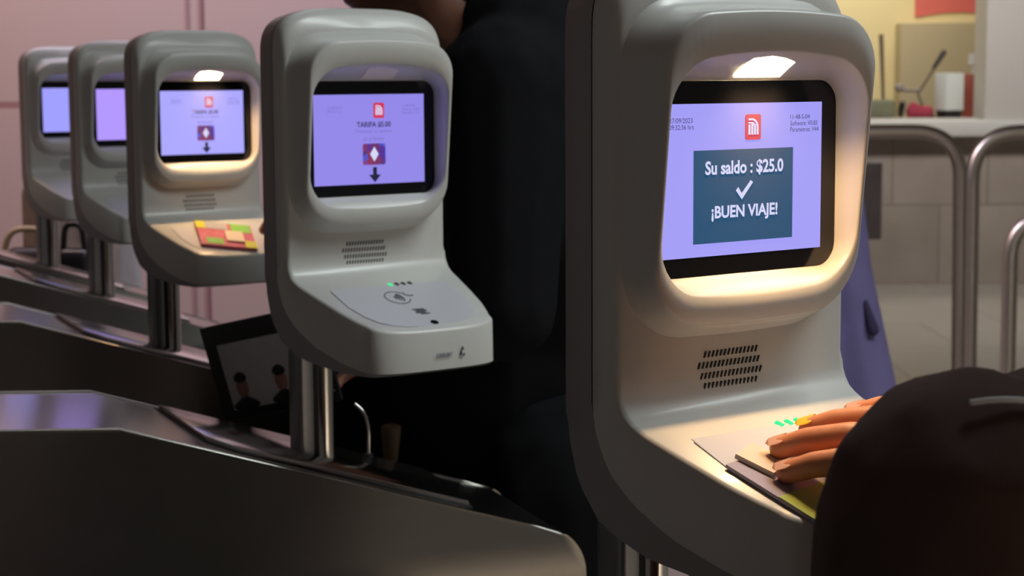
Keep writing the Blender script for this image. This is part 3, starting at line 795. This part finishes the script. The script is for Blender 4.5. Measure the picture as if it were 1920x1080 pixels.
# --- traveller in black between the second and third cabinet, leaning to the third tray
Fw, Uw = vec(2, -.84, -.46, -.22), vec(2, .45, -.80, .25)
tb = bmesh.new(); pose = [(12, 20, 12), (10, 20, 12), (10, 20, 12), (8, 22, 12)]
t0 = hand(tb, (0, 0, 0), Fw, Uw, pose); tb.free()
wr2 = wpt(2, .046, .098, -.158)-t0[1][0]
hb = bmesh.new(); hand(hb, wr2, Fw, Uw, pose)
e2, s2r, s2l = Vector((-.03, 2.60, 1.14)), Vector((.06, 2.49, 1.36)), Vector((-.01, 2.17, 1.35))
chain(hb, (wr2, .019), (wr2.lerp(e2, .5), .034), (e2, .04))
ho = organic(hb, 'h', M['skin_brown'], .0022, smooth=3)
tb = bmesh.new()
HC2 = Vector((-.142, 2.33, 1.545)); head(tb, HC2, (-.95, .30), 1.0, -.30)
chain(tb, ((-.10, 2.33, 1.44), .058), ((.03, 2.33, 1.36), (.10, .14, .09)), ((.06, 2.37, 1.10), (.10, .11, .12)), ((.04, 2.39, .90), (.12, .10, .10)))
e2l, w2l = Vector((-.01, 2.125, 1.09)), Vector((-.085, 2.135, 1.06))
chain(tb, (s2l, .045), (e2l, .038), (w2l, .022)); chain(tb, (s2r, .045), (e2, .04))
FEET = [Vector((.10, 2.24, 0)), Vector((.04, 2.43, 0))]
for f in FEET: chain(tb, (Vector((.05, f.y*.5+1.195, .88)), .085), (Vector((.05, f.y, .47)), .06), (f+Vector((0, 0, .09)), .045), (f+Vector((-.12, .03, .03)), .032))
lh = bmesh.new(); hand(lh, w2l, Vector((-1, -.05, -.12)), Vector((0, .3, -1)), [(14, 32, 25)]*4)
p2 = join_organic([organic(tb, 't', M['skin_brown'], .007), ho, organic(lh, 'l', M['skin_brown'], .0025, smooth=2)], 'person', M['skin_brown'])
tag(p2, 'person in black clothes leaning between the turnstiles, lower face at the top edge', 'person')
jb = bmesh.new()
hull(jb, ((.015, 2.34, 1.40), (.10, .17, .10)), ((.07, 2.35, 1.25), (.17, .19, .15)), ((.05, 2.33, 1.46), (.10, .10, .08)))
chain(jb, ((.06, 2.33, 1.28), (.16, .20, .14)), ((.0, 2.38, 1.03), (.25, .18, .13)), ((-.005, 2.39, .93), (.25, .18, .07)), ((.0, 2.40, .74), (.25, .17, .05)))
hull(jb, ((.02, 2.32, 1.36), .10), (s2l, .082)); chain(jb, (s2l, .082), (e2l, .066), (w2l.lerp(e2l, .25), .048))
hull(jb, ((.04, 2.34, 1.36), .10), (s2r, .082)); chain(jb, (s2r, .082), (e2, .062), (wr2.lerp(e2, .25), .046))
hull(jb, ((-.028, 2.33, 1.475), (.05, .085, .045)), ((.04, 2.33, 1.47), (.09, .11, .075)))
organic(jb, 'jacket', M['black_cloth'], .007, p2, 5)
tb = bmesh.new()
for f in FEET: chain(tb, (Vector((.07, f.y, .86)), .115), (Vector((.05, f.y, .47)), .085), (f+Vector((0, 0, .08)), .065))
organic(tb, 'trousers', M['black_trouser'], .009, p2)
tb = bmesh.new()
for f in FEET: hull(tb, (f+Vector((.03, 0, .045)), .045), (f+Vector((-.13, .03, .035)), .037), (f+Vector((0, 0, .09)), .05))
for v in tb.verts: v.co.z = max(v.co.z, 0)
organic(tb, 'shoes', M['black_plastic'], .007, p2)
tb = bmesh.new(); hull(tb, (HC2+Vector((.018, -.002, .055)), .088), (HC2+Vector((.06, -.015, .01)), .075)); hull(tb, (HC2+Vector((.06, -.015, .01)), .075), (HC2+Vector((.10, -.01, -.07)), .065))
organic(tb, 'hair', M['hair'], .006, p2)
bm = bmesh.new(); hull(bm, ((-.150, 2.20, .932), (.013, .010, .006)), ((-.152, 2.205, .872), (.007, .006, .006)))
finish(bm, 'coat_toggle', mat('brown_toggle', (.16, .10, .06), .5, noise=.2), p2, 50)

# folder held up by the person in black
fol = empty('document_folder', (-.283, 2.088, 1.030)); fol.rotation_euler = (math.radians(6), math.radians(-13), math.radians(-22))
tag(fol, 'black edged folder with a grey page of two portraits, tilted behind the post', 'folder')
finish(box_bm(-.080, .080, 0, .006, -.058, .058, .002), 'cover', M['black_plastic'], fol, 40)
finish(box_bm(-.062, .074, -.0012, .001, -.046, .034), 'page', mat('grey_page', (.46, .46, .50), .4, noise=.12, nscale=14), fol, 0)
for x in (-.043, .010):
    bm = bmesh.new(); hull(bm, ((x, -.0012, -.020), (.0085, .0009, .011)), ((x, -.0012, -.026), (.007, .0009, .008)))
    po = finish(bm, 'portrait', mat('portrait_skin', (.30, .14, .11), .5, noise=.1), fol, 60)
    bm = bmesh.new(); hull(bm, ((x, -.0017, -.009), (.009, .0009, .006)), ((x, -.0017, -.0055), (.006, .0009, .004))); finish(bm, 'portrait_hair', M['hair'], po, 60)
    bm = bmesh.new(); hull(bm, ((x-.012, -.0015, -.042), (.006, .0009, .004)), ((x+.012, -.0015, -.042), (.006, .0009, .004)), ((x, -.0015, -.035), (.007, .0009, .004))); finish(bm, 'portrait_coat', M['black_plastic'], po, 60)

# bent steel hook and short pin on the second cabinet's top
pz = wpt(1, BA, BD, BZ)
def top_z(x, y):
    s_ = (x-pz.x)*math.cos(AX)+(y-pz.y)*math.sin(AX); return pz.z+.067-.3161*(s_+.222)+.0047
hx, hy = -.1655, 2.043; hz = top_z(hx, hy)
hk = finish(tube_bm(arc_path([(hx, hy, hz), (hx+.0005, hy, hz+.034), (hx-.004, hy, hz+.052), (hx-.015, hy, hz+.062)], .02, 6), .0022, 10), 'steel_hook', M['chrome'], None, 60)
tag(hk, 'thin bent steel hook standing on the cabinet top right of the chrome post', 'hook')
fl = finish(tube_bm([(hx, hy, hz-.0005), (hx, hy, hz+.004)], .0055, 14), 'hook_base', M['black_plastic'], hk, 40)
hx, hy = -.2375, 1.975; hz = top_z(hx, hy)
pn = finish(tube_bm([(hx, hy, hz), (hx, hy, hz+.026)], .0012, 8), 'steel_pin', M['chrome'], None, 60)
tag(pn, 'very thin upright steel pin on the cabinet top left of the grey post', 'pin')
finish(tube_bm([(hx, hy, hz-.0005), (hx, hy, hz+.002)], .004, 12), 'pin_base', M['black_plastic'], pn, 40)

# --- passer-by in purple behind the nearest validator
tb = bmesh.new(); head(tb, (.52, 3.6, 1.47), (.4, -.9)); 
chain(tb, ((.52, 3.6, 1.36), .05), ((.52, 3.6, 1.22), (.13, .10, .07)), ((.52, 3.6, .85), (.13, .10, .10)))
for sx in (-1, 1): chain(tb, ((.52+sx*.08, 3.6, .82), .08), ((.52+sx*.09, 3.6, .45), .055), ((.52+sx*.09, 3.62, .08), .04), ((.52+sx*.10, 3.52, .03), .032))
lh = bmesh.new(); hand(lh, (.70, 3.55, .66), Vector((0, -.1, -1)), Vector((0, 1, 0)), [(15, 20, 12)]*4)
p3 = join_organic([organic(tb, 't', M['skin'], .009), organic(lh, 'l', M['skin'], .003, smooth=2)], 'person', M['skin'])
tag(p3, 'person in a purple coat mostly hidden behind the nearest validator', 'person')
jb = bmesh.new()
chain(jb, ((.52, 3.6, 1.25), (.14, .11, .08)), ((.52, 3.6, 1.0), (.14, .13, .08)), ((.52, 3.6, .52), (.20, .17, .05)))
chain(jb, ((.62, 3.6, 1.24), .065), ((.655, 3.57, .97), .060), ((.70, 3.55, .72), .068)); chain(jb, ((.42, 3.6, 1.24), .065), ((.37, 3.58, .95), .060), ((.35, 3.52, .72), .06))
organic(jb, 'coat', M['purple_cloth'], .009, p3, 5)
bm = bmesh.new(); hull(bm, ((.690, 3.512, .915), (.006, .006, .010)), ((.703, 3.494, .868), (.011, .008, .012)))
finish(bm, 'dark_coat_spot', mat('dark_purple', (.05, .035, .10), .8, noise=.2), p3, 60)  # small dark purple lump on the coat front
tb = bmesh.new(); hull(tb, ((.51, 3.62, 1.51), .088), ((.51, 3.65, 1.45), .08)); organic(tb, 'hair', M['hair'], .009, p3)
tb = bmesh.new()
for sx in (-1, 1): chain(tb, ((.52+sx*.08, 3.6, .80), .10), ((.52+sx*.09, 3.6, .45), .08), ((.52+sx*.09, 3.6, .08), .065))
organic(tb, 'trousers', M['black_trouser'], .01, p3)
tb = bmesh.new()
for sx in (-1, 1): hull(tb, ((.52+sx*.09, 3.62, .05), .045), ((.52+sx*.10, 3.50, .035), .036))
for v in tb.verts: v.co.z = max(v.co.z, 0)
organic(tb, 'shoes', M['black_plastic'], .008, p3)

# --- small person in a patterned coat behind the farthest validator, with bags
pm = mat('patterned_coat', (.22, .14, .10), .8, noise=.6, nscale=14, col2=(.50, .40, .33, 1))
X0, Y0 = -1.165, 4.85
tb = bmesh.new(); head(tb, (X0+.02, Y0, 1.27), (.9, -.3), .92)
chain(tb, ((X0+.01, Y0, 1.17), .045), ((X0, Y0, 1.05), (.08, .10, .06)), ((X0, Y0, .72), (.10, .11, .09)))
for sx in (-1, 1): chain(tb, ((X0, Y0+sx*.08, .70), .07), ((X0, Y0+sx*.08, .38), .05), ((X0, Y0+sx*.08, .08), .038), ((X0+.09, Y0+sx*.08, .03), .03))
lh = bmesh.new(); hand(lh, (X0+.06, Y0-.14, .80), Vector((.3, -.1, -1)), Vector((-1, 0, -.2)), [(20, 30, 20)]*4)
p4 = join_organic([organic(tb, 't', M['skin_brown'], .01), organic(lh, 'l', M['skin_brown'], .004, smooth=2)], 'person', M['skin_brown'])
tag(p4, 'person in a brown patterned coat behind the farthest validator', 'person')
jb = bmesh.new()
chain(jb, ((X0, Y0, 1.07), (.145, .12, .06)), ((X0, Y0, .88), (.145, .13, .08)), ((X0, Y0, .45), (.13, .15, .05)))
for sx in (-1, 1): chain(jb, ((X0, Y0+sx*.12, 1.06), .055), ((X0-.01, Y0+sx*.15, .92), .05), ((X0+.05, Y0+sx*.14, .82), .042))
organic(jb, 'coat', pm, .01, p4, 4)
tb = bmesh.new(); hull(tb, ((X0, Y0, 1.31), .082), ((X0-.03, Y0, 1.26), .075)); organic(tb, 'hair', M['hair'], .009, p4)
tb = bmesh.new()
for sx in (-1, 1): chain(tb, ((X0, Y0+sx*.08, .68), .085), ((X0, Y0+sx*.08, .38), .07), ((X0, Y0+sx*.08, .08), .055))
organic(tb, 'trousers', M['black_trouser'], .01, p4)
tb = bmesh.new()
for sx in (-1, 1): hull(tb, ((X0, Y0+sx*.08, .05), .042), ((X0+.10, Y0+sx*.08, .033), .034))
for v in tb.verts: v.co.z = max(v.co.z, 0)
organic(tb, 'shoes', M['black_plastic'], .008, p4)
def bag(name, label, c, size, m, m2, strap_top, strap_w, lean=0):
    e = empty(name, c, lean); tag(e, label, 'bag')
    sx, sy, sz = size
    bm = bmesh.new(); hull(bm, ((-sx/2+.02, 0, .02), (.02, sy/2, .02)), ((sx/2-.02, 0, .02), (.02, sy/2, .02)), ((-sx/2+.035, 0, sz-.02), (.02, sy/3, .02)), ((sx/2-.035, 0, sz-.02), (.02, sy/3, .02)))
    organic(bm, 'bag_body', m, .006, e, 3)
    finish(tube_bm(arc_path([(-strap_w, 0, sz-.02), (-strap_w*.7, 0, strap_top), (strap_w*.7, 0, strap_top), (strap_w, 0, sz-.02)], .05, 6), .008, 8), 'bag_strap', m2, e, 60)
    return e
bag('handbag', 'dark handbag with a tan strap beside the patterned coat at the left edge', (-1.235, 4.60, .80), (.13, .07, .14), mat('dark_brown_leather', (.035, .02, .018), .5, noise=.2), M['tan'], .185, .058, .2)
bag('handbag', 'black glossy handbag between the two farthest validator posts', (-1.105, 4.56, .77), (.12, .07, .17), M['black_plastic'], M['black_plastic'], .23, .03, -.1)
bag('cloth_bag', 'white cloth bag hanging left of the lit validator post', (-.985, 4.62, .74), (.09, .06, .25), M['white_cloth'], M['white_cloth'], .32, .02, .3)

# ------------------------------------------------------------ railings
def rail(label, path, r, rad):
    e = finish(tube_bm(arc_path(path, rad, 12), r, 18), 'steel_railing', M['rail'], None, 60)
    tag(e, label, 'railing', 'bent tube railings in front of the booth')
    for p in (path[0], path[-1]):
        if p[2] == 0: finish(tube_bm([p, (p[0], p[1], .012)], r*2, 18), 'floor_flange', M['rail'], e, 40)
    return e
rail('bent steel tube railing right behind the nearest validator', [(.75, 6.5, 0), (.75, 6.5, 1.160), (1.606, 6.5, 1.160), (1.622, 6.5, 0)], .0255, .17)
rail('bent steel tube railing at the right edge, second from the nearest validator', [(1.582, 6.2, 0), (1.574, 6.2, 1.165), (2.6, 6.2, 1.165), (2.6, 6.2, 0)], .0255, .17)
rail('lower bent steel tube railing cut by the right edge', [(1.521, 5.5, 0), (1.519, 5.5, .93), (2.3, 5.5, .93), (2.3, 5.5, 0)], .023, .13)

# ------------------------------------------------------------ things in the ticket booth
CT = 1.0722
o = finish(box_bm(2.28, 2.54, 12.0, 12.2, CT, 1.20, .03, 3), 'green_cushion', mat('grey_green_cloth', (.16, .16, .10), .8, noise=.2), None, 40); tag(o, 'grey green bundle on the booth counter at its left end', 'bundle')
e = empty('thin_pole', (2.515, 12.28, CT)); tag(e, 'thin dark upright pole on the booth counter', 'pole')
finish(tube_bm([(0, 0, .0), (-.028, 0, .56)], [.010, .016], 10), 'pole_shaft', mat('olive_metal', (.14, .11, .07), .5, noise=.1), e, 60)
finish(tube_bm([(0, 0, 0), (0, 0, .012)], .04, 16), 'pole_foot', M['black_plastic'], e, 40)
bm = bmesh.new()
for k in range(7): hull(bm, ((2.640+k*.020, 12.03+.02*(k % 2), CT+.045), (.032, .04, .044)), ((2.655+k*.016, 12.03, CT+.085-.008*k), (.03, .03, .028)))
for v in bm.verts: v.co.z = max(v.co.z, CT)
o = organic(bm, 'red_cloth_pile', M['red_cloth'], .008, None, 3); tag(o, 'crumpled dark red cloth pile on the booth counter', 'cloth')
bm = bmesh.new(); hull(bm, ((2.575, 12.03, CT+.045), (.020, .03, .04)), ((2.585, 12.03, CT+.10), (.022, .03, .022)))
for v in bm.verts: v.co.z = max(v.co.z, CT)
o = organic(bm, 'black_pouch', M['black_plastic'], .006); tag(o, 'small black pouch left of the red cloth on the booth counter', 'pouch')
e = empty('desk_microphone', (2.80, 12.27, CT)); tag(e, 'dark angled microphone arm rising behind the white box', 'microphone')
finish(tube_bm([(0, 0, 0), (0, 0, .02)], .055, 18), 'base', M['black_plastic'], e, 40)
finish(tube_bm([(0, 0, .015), (-.06, 0, .16), (.10, .0, .42)], .008, 10), 'arm', mat('dark_metal', (.08, .08, .07), .4, noise=.1), e, 60)
finish(tube_bm([(.04, 0, .33), (.10, 0, .425), (.115, 0, .45)], [.012, .020, .016], 12), 'microphone_head', M['black_plastic'], e, 60)
finish(tube_bm([(-.05, 0, .185), (-.18, 0, .19)], .014, 10), 'cross_arm', mat('grey_metal', (.22, .19, .15), .4, noise=.1), e, 60)
bm = bmesh.new(); hull(bm, ((-.19, 0, .205), (.030, .03, .030)), ((-.185, 0, .20), (.03, .03, .03))); finish(bm, 'knob', mat('grey_knob', (.25, .22, .20), .5, noise=.1), e, 60)
e = empty('white_box', (2.885, 12.00, CT), .42); tag(e, 'grey and white box on the booth counter left of the red box', 'box')
finish(box_bm(-.07, .07, -.065, .065, .055, .30, .006), 'case', M['white_plastic'], e, 30)
finish(box_bm(-.06, .06, -.055, .055, 0, .056, .004), 'stand', M['black_plastic'], e, 30)
o = finish(box_bm(3.022, 3.20, 12.10, 12.28, CT, 1.365, .006), 'red_box', M['red_box'], None, 30); tag(o, 'dark red box on the booth counter beside the pillar', 'box')
bm = tube_bm([(3.095, 12.18, 1.3655), (3.095, 12.18, 1.42), (3.095, 12.18, 1.425), (3.095, 12.18, 1.50)], [.025, .025, .042, .040], 16)
o = finish(bm, 'white_bottle', M['white_plastic'], None, 50); tag(o, 'white bottle standing on the dark red box', 'bottle')
bm = bmesh.new()
n = 14; A = []; B = []
for k in range(n+1):
    x = 3.00+k*.6/n; zb = 1.785+.03*math.sin(k/n*PI)+.012*k/n; A.append((x, zb)); B.append((x, 2.05))
prism_bm(A+B[::-1], 13.585, 13.597, 'y', bm)
o = finish(bm, 'red_banner', mat('faded_red_banner', (.62, .13, .11), .7, noise=.1), None, 30); tag(o, 'faded red banner hanging on the yellow booth wall', 'banner')
